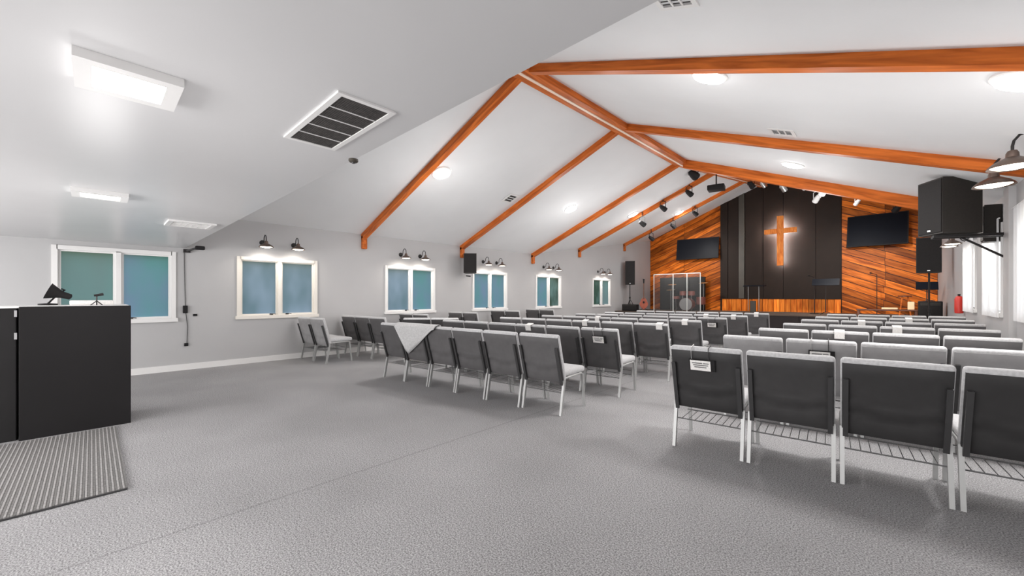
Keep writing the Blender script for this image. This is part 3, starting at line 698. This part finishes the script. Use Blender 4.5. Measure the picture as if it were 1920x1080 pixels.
# amps / equipment
def amp(px0, px1, pt, pb, Y, label, name='amplifier', m='black_matte', dp=.4):
    a = onY(px0, pb, Y); b = onY(px1, pt, Y); r = empty(name, ((a.x+b.x)/2, Y, ZS if a.z > .3 else 0), 0, label, name.replace('_', ' '))
    z0 = 0; wd = b.x-a.x; hh = b.z-(ZS if a.z > .3 else 0)
    MB().rbox((-wd/2, 0, 0), (wd/2, dp, hh), .02, 2).build('cabinet', m, r)
    MB().box((-wd/2+.04, -.008, .05), (wd/2-.04, .002, hh*.7)).build('grille', 'speaker_grille', r)
    MB().box((-wd/2+.04, -.008, hh*.75), (wd/2-.04, .002, hh-.04)).build('control_panel', 'speaker_grey', r)
    MB().tube([(-.1, dp/2, hh), (-.08, dp/2, hh+.03), (.08, dp/2, hh+.03), (.1, dp/2, hh)], .01, 6).build('handle', 'chair_post', r)
amp(1166, 1193, 571, 590, 17.12, 'black amplifier on the floor of the stage under the left speaker', dp=.28)
amp(1722, 1768, 565, 588, 17.6, 'wide black equipment case at the right end of the stage', 'equipment_case')
# acrylic pulpit
q = onY(1412, 583, 17.9)
pp = empty('pulpit', (q.x, 17.9, ZS), 0, 'clear pulpit with grey pillar and dark slanted top on the stage', 'pulpit')
ht = onY(1412, 535, 17.9).z-ZS
MB().rbox((-.10, -.05, 0), (.10, .05, ht*.45), .02, 2).build('pillar', 'stage_grey', pp)
for x in (-.17, .2): MB().tube([(x, 0, ht*.1), (x, 0, ht-.03)], .012, 6).build('rod', 'silver', pp)
MB().rbox((-.3, -.2, ht-.04), (.42, .22, ht), .01, 2, Matrix.Rotation(.05, 4, 'X')).build('book_rest', 'screen_black', pp)
MB().rbox((-.25, -.2, 0), (.25, .2, .03), .01, 1).build('base', 'stage_black', pp)
# music stands
def music_stand(px, py, Y, label, wd=.5):
    t_ = onY(px, py, Y); r = empty('music_stand', (t_.x, Y, ZS), 0, label, 'music stand', None); h_ = t_.z-ZS
    MB().box((-wd/2, -.01, -.14), (wd/2, .01, .14), Matrix.Translation((0, 0, h_)) @ Matrix.Rotation(-.5, 4, 'X')).build('desk', 'screen_black', r)
    MB().tube([(0, .02, .08), (0, .02, h_)], .014, 8).build('pole', 'dark_iron', r)
    for k in range(3):
        an = k*2*PI/3; MB().tube([(0, .02, .12), (.28*math.cos(an), .28*math.sin(an), .01)], .01, 6).build('leg', 'dark_iron', r)
music_stand(1548, 529, 18.6, 'wide black music stand in front of the dark backdrop', .8)
music_stand(1738, 536, 18.3, 'black music stand beside the right stage speaker', .5)
def mic_stand(px, py, Y, label):
    t_ = onY(px, py, Y); r = empty('microphone_stand', (t_.x, Y, ZS), 0, label, 'microphone stand'); h_ = t_.z-ZS
    MB().tube([(0, 0, .04), (0, 0, h_)], .011, 8).build('pole', 'dark_iron', r)
    MB().tube([(0, 0, h_), (-.12, -.15, h_+.05)], .009, 6).build('boom', 'dark_iron', r)
    MB().tube([(-.12, -.15, h_+.05), (-.17, -.22, h_+.06)], [.014, .026], 8).build('microphone', 'black_matte', r)
    MB().lathe([(.14, 0), (.14, .02), (.02, .04)], 20).build('base', 'dark_iron', r)
mic_stand(1644, 515, 19.2, 'thin microphone stand in front of the right planks')
mic_stand(1527, 520, 18.9, 'thin microphone stand beside the wide music stand')
# low table on stage right
a, b = onY(1606, 579, 18.5), onY(1722, 579, 18.5)
tb = empty('low_table', ((a.x+b.x)/2, 18.5, ZS), 0, 'low dark brown table across the right side of the stage', 'table'); hw_ = (b.x-a.x)/2; ht = max(a.z-ZS, .16)
MB().rbox((-hw_, -.25, ht-.05), (hw_, .25, ht), .01, 1).build('tabletop', 'dark_walnut', tb)
for x in (-hw_+.06, hw_-.06):
    for y in (-.2, .2): MB().box((x-.03, y-.03, 0), (x+.03, y+.03, ht-.05)).build('leg', 'dark_walnut', tb)
o = tag(MB().rbox((-.2, -.12, 0), (.2, .12, .06), .015, 2).build('folded_cloth', 'tan_box', smooth=50), 'cream folded cloth on the low stage table', 'cloth'); o.location = (onY(1668, 577, 18.5).x, 18.5, ZS+ht)
o = tag(MB().rbox((-.08, -.08, 0), (.08, .08, .26), .01, 1).build('paper_box', 'tan_box'), 'pale upright box on the low table beside the black case', 'box'); o.location = (onY(1713, 570, 18.5).x-.06, 18.5, ZS+ht)
# stool frame
q = onY(1697, 575, 19.6)
stl = empty('stool', (q.x, 19.6, ZS), 0, 'dark wooden stool with bent legs at the right planks', 'stool')
MB().lathe([(.001, .66), (.18, .66), (.18, .70), (.001, .71)], 20).build('seat', 'dark_walnut', stl, 40)
for k in range(4):
    an = PI/4+k*PI/2; MB().tube([(.1*math.cos(an), .1*math.sin(an), .66), (.2*math.cos(an), .2*math.sin(an), 0)], .018, 8).build('leg', 'beam_wood', stl)
MB().tube([(.16*math.cos(2*PI*k/12), .16*math.sin(2*PI*k/12), .25) for k in range(13)], .01, 6).build('foot_ring', 'beam_wood', stl)
# fire extinguisher on the right wall
q = onX(1797, 573, XR-.1)
fe = empty('fire_extinguisher', (XR-.09, q.y, .95), 0, 'small red fire extinguisher on the far right wall', 'fire extinguisher')
MB().lathe([(.001, 0), (.07, .01), (.075, .05), (.075, .34), (.05, .40), (.02, .42), (.001, .42)], 16).build('cylinder', 'red_plastic', fe, 50)
MB().box((-.02, -.05, .42), (.02, .05, .46)).tube([(0, .04, .44), (.02, .1, .35), (.03, .09, .15)], .01, 6).build('valve', 'black_matte', fe)
MB().box((.06, -.04, .1), (.09, .04, .3)).build('wall_hook', 'silver', fe)

# ------------------------------------------------------------------ chairs
HWD = .282
def chair_proto():
    r = empty('stacking_chair')
    B0 = Vector((0, .085, .36)); ln = math.radians(15.5); LB = .575
    Mb = Matrix.Translation(B0) @ Matrix.Rotation(ln, 4, 'X')         # local z runs up the leaning back, local -y is the rear
    MB().rbox((-HWD+.01, .04, .425), (HWD-.01, .56, .50), .03, 3).build('seat', 'chair_fabric', r, 60)
    brs = MB().rbox((-HWD+.003, -.012, .03), (HWD-.003, .045, LB), .024, 3, Mb).build('backrest', 'chair_fabric', r, 60)
    # rear vinyl cover with soft creases
    nx, nz = 14, 14; vs = []; fs = []
    for j in range(nz+1):
        for i in range(nx+1):
            u, v = i/nx, j/nz; x = (u-.5)*2*(HWD-.012); z = .0+v*(LB-.03)
            crease = .015*math.exp(-((v-.36-.10*(2*u-1)**2)/.035)**2)-.012*math.exp(-((v-.28-.14*(2*u-1)**2)/.05)**2)
            edge = min(u, 1-u, v, 1-v); y = -.030-crease+(.012*max(0, 1-edge/.07))
            vs.append(Mb @ Vector((x, y, z)))
    for j in range(nz):
        for i in range(nx): a = j*(nx+1)+i; fs.append((a, a+1, a+nx+2, a+nx+1))
    per = [j for j in range(nx+1)]+[(j+1)*(nx+1)-1 for j in range(1, nz+1)]+[nz*(nx+1)+i for i in range(nx-1, -1, -1)]+[j*(nx+1) for j in range(nz-1, 0, -1)]
    b = len(vs); vs += [Mb @ Vector(((Mb.inverted() @ vs[k]).x, -.005, (Mb.inverted() @ vs[k]).z)) for k in per]
    for k in range(len(per)): k2 = (k+1) % len(per); fs.append((per[k], per[k2], b+k2, b+k))
    mb = MB(); mb.v = [tuple(v) for v in vs]; mb.f = fs; mb.build('back_cover', 'chair_vinyl', brs, 60)
    for s in (-1, 1):
        x = s*(HWD-.032)
        po = [Mb @ Vector((x, -.045, -.01)), Mb @ Vector((x, -.047, .44))]
        m = MB().bar(po[0], po[1], .03, .02, (0, 1, 0)); m.build('back_post', 'chair_post', r)
        xl = s*(HWD-.014)
        MB().bar((xl, 0, 0), (xl, .075, .40), .026, .032, (0, 1, 0)).build('leg', 'chair_metal', r)
        MB().bar((xl, .54, 0), (xl, .49, .41), .026, .026, (0, 1, 0)).build('leg', 'chair_metal', r)
        MB().tube([(xl, .07, .39), (xl, .10, .412), (xl, .46, .418), (xl, .49, .40)], .012, 8).build('seat_rail', 'chair_metal', r, 50)
    rk = MB(); zz = .245
    for y in (.06, .40): rk.tube([(-HWD+.02, y, zz), (HWD-.02, y, zz)], .006, 6)
    for k in range(9): x = -.22+.055*k; rk.tube([(x, .06, zz), (x, .40, zz)], .003, 5)
    rk.tube([(-HWD+.02, .40, zz+.06), (HWD-.02, .40, zz+.06)], .005, 6)
    rk.build('book_rack', 'rack_wire', r)
    MB().bar((-HWD+.02, .08, .37), (HWD-.02, .08, .37), .02, .022).build('cross_rail', 'chair_metal', r)
    return r
cp = chair_proto(); kids(cp)
def recover(o, m):
    for ch in o.children_recursive:
        if ch.name.startswith('back_cover'):
            key = m
            if key not in COVERS:
                me = ch.data.copy(); me.materials.clear(); me.materials.append(MATS[m]); COVERS[key] = me
            ch.data = COVERS[key]
COVERS = {}; cfirst = True; CH = {}
def put_chair(key, x, y, rz, label, g):
    global cfirst
    o = cp if cfirst else copy_tree(cp); cfirst = False
    o.location = (x, y, 0); o.rotation_euler = (0, 0, rz); tag(o, label, 'chair', g); CH[key] = o; return o
SK = math.radians(4.6); tS = math.tan(SK); PIT = .585
RY = [3.62, 4.95, 6.40, 7.85, 9.35, 10.9, 12.6]
LY = [3.64, 4.85, 6.30, 7.60, 8.90, 10.2, 12.0]
for k in range(7):
    x0 = -1.42+.30*k/6 if k else -1.43
    for j in range(4):
        x = x0+PIT*(j+.5)*math.cos(SK)
        if x > 1.0: x = 1.0
        put_chair(('R', k, j), x, RY[k]+(x-x0)*tS, SK+random.uniform(-.006, .006), 'grey chair in the right block, %s row from the camera, %s from the center aisle' % (ORD[k], ORD[j]), 'chairs of the right seating block')
for k in range(7):
    x0 = -2.66+.45*k/6
    for j in range(6):
        x = x0-PIT*(j+.5)*math.cos(SK)
        jr = random.uniform(-.012, .012)
        put_chair(('L', k, j), x, LY[k]+(x-x0)*tS+jr, SK+random.uniform(-.015, .015), 'grey chair in the middle block, %s row from the camera, %s from the center aisle' % (ORD[k], ORD[j]), 'chairs of the middle seating block')
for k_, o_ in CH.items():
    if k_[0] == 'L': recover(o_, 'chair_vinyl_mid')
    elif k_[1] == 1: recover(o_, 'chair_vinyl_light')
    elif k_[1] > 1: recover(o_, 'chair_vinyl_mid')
WY = [3.15, 4.1, 5.6, 7.2, 8.9, 10.6]
for k in range(6):
    for j in range(2 if k != 1 else 3):
        x = -9.0+.59*j
        put_chair(('W', k, j), x, WY[k]+j*.04, SK+random.uniform(-.03, .03), 'grey chair near the left wall, %s row from the camera, %s from the wall' % (ORD[k], ORD[j]), 'chairs along the left wall')
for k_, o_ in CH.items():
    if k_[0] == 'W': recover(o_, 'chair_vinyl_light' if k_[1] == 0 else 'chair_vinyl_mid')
put_chair(('T', 0, 0), -6.95, 4.55, math.radians(42), 'grey chair turned to the wall behind the draped cloth, left of its pair', 'turned chairs')
put_chair(('T', 0, 1), -6.53, 4.93, math.radians(42), 'grey chair turned to the wall behind the draped cloth, right of its pair', 'turned chairs')

# cards hung over chair backs
def card(key, dx, label, w_=.16, h_=.09, drop=.10, strap=True):
    c = CH[key]; Mc = Matrix.Translation(c.location) @ Matrix.Rotation(c.rotation_euler[2], 4, 'Z')
    Mb = Mc @ Matrix.Translation((0, .085, .36)) @ Matrix.Rotation(math.radians(15.5), 4, 'X') @ Matrix.Translation((dx, 0, .575))
    r = empty('seat_card', label=label, cat='card', M=Mb, group='cards hung over the chair backs')
    f = -.045
    if strap:
        for s in (-1, 1):
            MB().tube([(s*w_*.42, .05, -.04), (s*w_*.42, .05, .004), (s*w_*.42, f*.6, .006), (s*w_*.42, f, -.02), (s*w_*.42, f, -drop)], .004, 6).build('strap', 'chair_post' if s > 0 else 'silver', r)
        MB().rbox((-w_*.5-.01, f-.004, -drop-h_*1.05), (w_*.5+.035, f, -drop+.012), .002, 1).build('holder', 'black_matte', r)
        MB().box((-w_/2, f-.007, -drop-h_), (w_/2, f-.004, -drop)).build('card', 'paper', r)
        tx = MB()
        for a_, b_, z_ in ((-.4, .1, .25), (-.35, .38, .45), (-.3, .3, .65), (.15, .42, .25)):
            tx.box((w_*a_, f-.0085, -drop-h_*z_-.005), (w_*b_, f-.007, -drop-h_*z_+.004))
        tx.build('print', 'rack_wire', r)
    else:
        MB().box((-w_/2, f-.004, -drop-h_), (w_/2, f, .008)).box((-w_/2, f, .004), (w_/2, .05, .01)).build('sheet', 'paper', r)
CARDS = [(('R', 0, 0), -.03, True), (('R', 1, 1), 0, True), (('R', 2, 1), 0, False), (('R', 3, 2), -.1, False), (('R', 4, 1), 0, False), (('R', 5, 2), 0, False),
         (('L', 1, 0), 0, True), (('L', 1, 2), 0, False), (('L', 2, 0), .15, False), (('L', 2, 2), 0, False), (('L', 3, 0), 0, False), (('L', 3, 3), 0, False), (('L', 4, 0), 0, True), (('L', 5, 0), 0, False), (('L', 5, 1), 0, False), (('L', 6, 0), 0, False)]
BN = {'R': 'right', 'L': 'middle'}
for key, dx, st_ in CARDS:
    card(key, dx, '%s on %s-block chair, %s row from camera, %s from aisle' % ('strapped white card' if st_ else 'white paper tag', BN[key[0]], ORD[key[1]], ORD[key[2]]),
         .16 if st_ else .10, .09 if st_ else .05, .10 if st_ else .03, st_)

# grey cloth draped over the left end of the first middle row
c3, c5 = CH[('L', 0, 3)], CH[('L', 0, 5)]
def backpt(xw, up, off):      # world point on the rear of the first row at world x, distance 'up' from seat line along the back
    y = LY[0]+(xw+2.66)*tS; Mb = Matrix.Translation((xw, y, 0)) @ Matrix.Translation((0, .085, .36)) @ Matrix.Rotation(math.radians(15.5), 4, 'X')
    return Mb @ Vector((0, off, up))
cl = MB(); N = 18; vs = []; fs = []
xa, xb = -5.66, -4.70
for i in range(N+1):
    u = i/N; x = xa+(xb-xa)*u
    dep = .47*(u/.2) if u < .2 else .47*(1-(u-.2)/.8)      # triangular corner hanging behind
    dep = max(dep, .015)
    rows = [(.565-.14, .062), (.575, .058), (.592, .03), (.592, -.02), (.575, -.058)]
    for k in range(1, 7): rows.append((.575-dep*k/6, -.062-.010*math.sin(k*1.1+u*9)*(k/6)))
    for up, off in rows: vs.append(tuple(backpt(x, up, off)))
R_ = 11
for i in range(N):
    for k in range(R_-1): a = i*R_+k; fs.append((a, a+1, a+R_+1, a+R_))
cl.v = vs; cl.f = fs
o = cl.build('draped_cloth', 'cloth_grey', smooth=60); tag(o, 'light grey cloth draped in a triangle over the first middle row', 'cloth')
so_ = o.modifiers.new('thickness', 'SOLIDIFY'); so_.thickness = .006; so_.offset = 1

# ------------------------------------------------------------------ podium, mat and what stands on it
PXF = -5.88
pd = empty('podium', (PXF, -.1, 0), 0, 'tall black box podium at the left edge on the striped mat', 'podium')
HP = 1.27
MB().rbox((-.62, -.36, 0), (-.03, .36, HP-.03), .008, 1).build('body', 'black_laminate', pd)
MB().rbox((-.028, -.37, .0), (.0, .385, HP-.015), .004, 1).build('front_panel', 'black_laminate', pd)
MB().rbox((-.62, -1.35, 0), (-.05, -.385, HP-.03), .006, 1).build('side_wing', 'black_matte', pd)
for z in (1.19, .98):
    MB().box((-.05, -.40, z-.03), (-.035, -.383, z+.03)).build('hinge', 'silver', pd)
MB().rbox((-.64, -1.36, HP-.03), (-.035, .37, HP-.01), .004, 1).build('top', 'trim_white', pd)
kl = onX(118, 562, PXF-.3)
o = tag(MB().rbox((-.10, -.16, 0), (.10, .16, .05), .006, 1).build('paper_stack', 'paper'), 'low stack of white paper on the podium', 'paper'); o.location = (PXF-.34, -.0, HP-.01)
yl = onX(128, 548, PXF-.3).y-.15
dl = empty('desk_lamp', (PXF-.54, yl, HP-.01), 0, 'black desk lamp head leaning over the podium top', 'lamp')
MB().lathe([(.07, 0), (.07, .015), (.02, .02), (.001, .02)], 20).build('base', 'black_matte', dl, 40)
MB().tube([(0, 0, .015), (.02, .06, .10), (.05, .12, .16), (.08, .10, .17)], .008, 8).build('neck', 'black_matte', dl, 50)
Ml = Matrix.Translation((.08, .05, .13)) @ Matrix.Rotation(math.radians(68), 4, 'X')
MB().lathe([(.012, -.13), (.03, -.12), (.035, -.06), (.045, -.03), (.085, .05), (.078, .05), (.03, -.03), (.001, -.035)], 20, Ml).build('shade', 'black_matte', dl, 50)
ys = onX(176, 552, PXF-.3).y
ph = empty('table_microphone', (PXF-.15, ys+.02, HP-.01), 0, 'small dark tabletop microphone stand on the podium', 'microphone')
for k in range(3):
    an = k*2*PI/3; MB().tube([(0, 0, .045), (.05*math.cos(an), .05*math.sin(an), 0)], .005, 6).build('leg', 'dark_iron', ph)
MB().tube([(0, 0, .04), (0, 0, .09), (.01, .03, .12)], .006, 6).build('stem', 'dark_iron', ph)
MB().tube([(.01, -.02, .10), (.01, .05, .115)], [.010, .014], 8).build('microphone', 'dark_iron', ph)
# striped mat
mx0, mx1, my0, my1 = -5.80, -3.86, -1.9, .17
mt = empty('striped_mat', (mx1, 0, 0), 0, 'grey ribbed floor mat in front of the black podium', 'mat')
MB().box((mx0-mx1, my0, .001), (0, my1, .010)).build('backing', 'chair_post', mt)
mat('mat_light', (.30, .29, .285), .95, noise=.25, nscale=70); mat('mat_dark', (.17, .165, .16), .95, noise=.3, nscale=70)
nr = 80
rl, rd = MB(), MB()
for k in range(nr*2):
    y0 = my0+(my1-my0)*k/(nr*2); y1_ = my0+(my1-my0)*(k+1)/(nr*2)
    if k % 2 == 0:
        rl.box((mx0-mx1+.01, y0+.003, .010), (-.012, y1_, .016))
    else: rd.box((mx0-mx1+.01, y0, .010), (-.012, y1_+.001, .0135))
o = rl.build('rib', 'mat_light', mt); o['kind'] = 'stuff'; o = rd.build('groove', 'mat_dark', mt); o['kind'] = 'stuff'
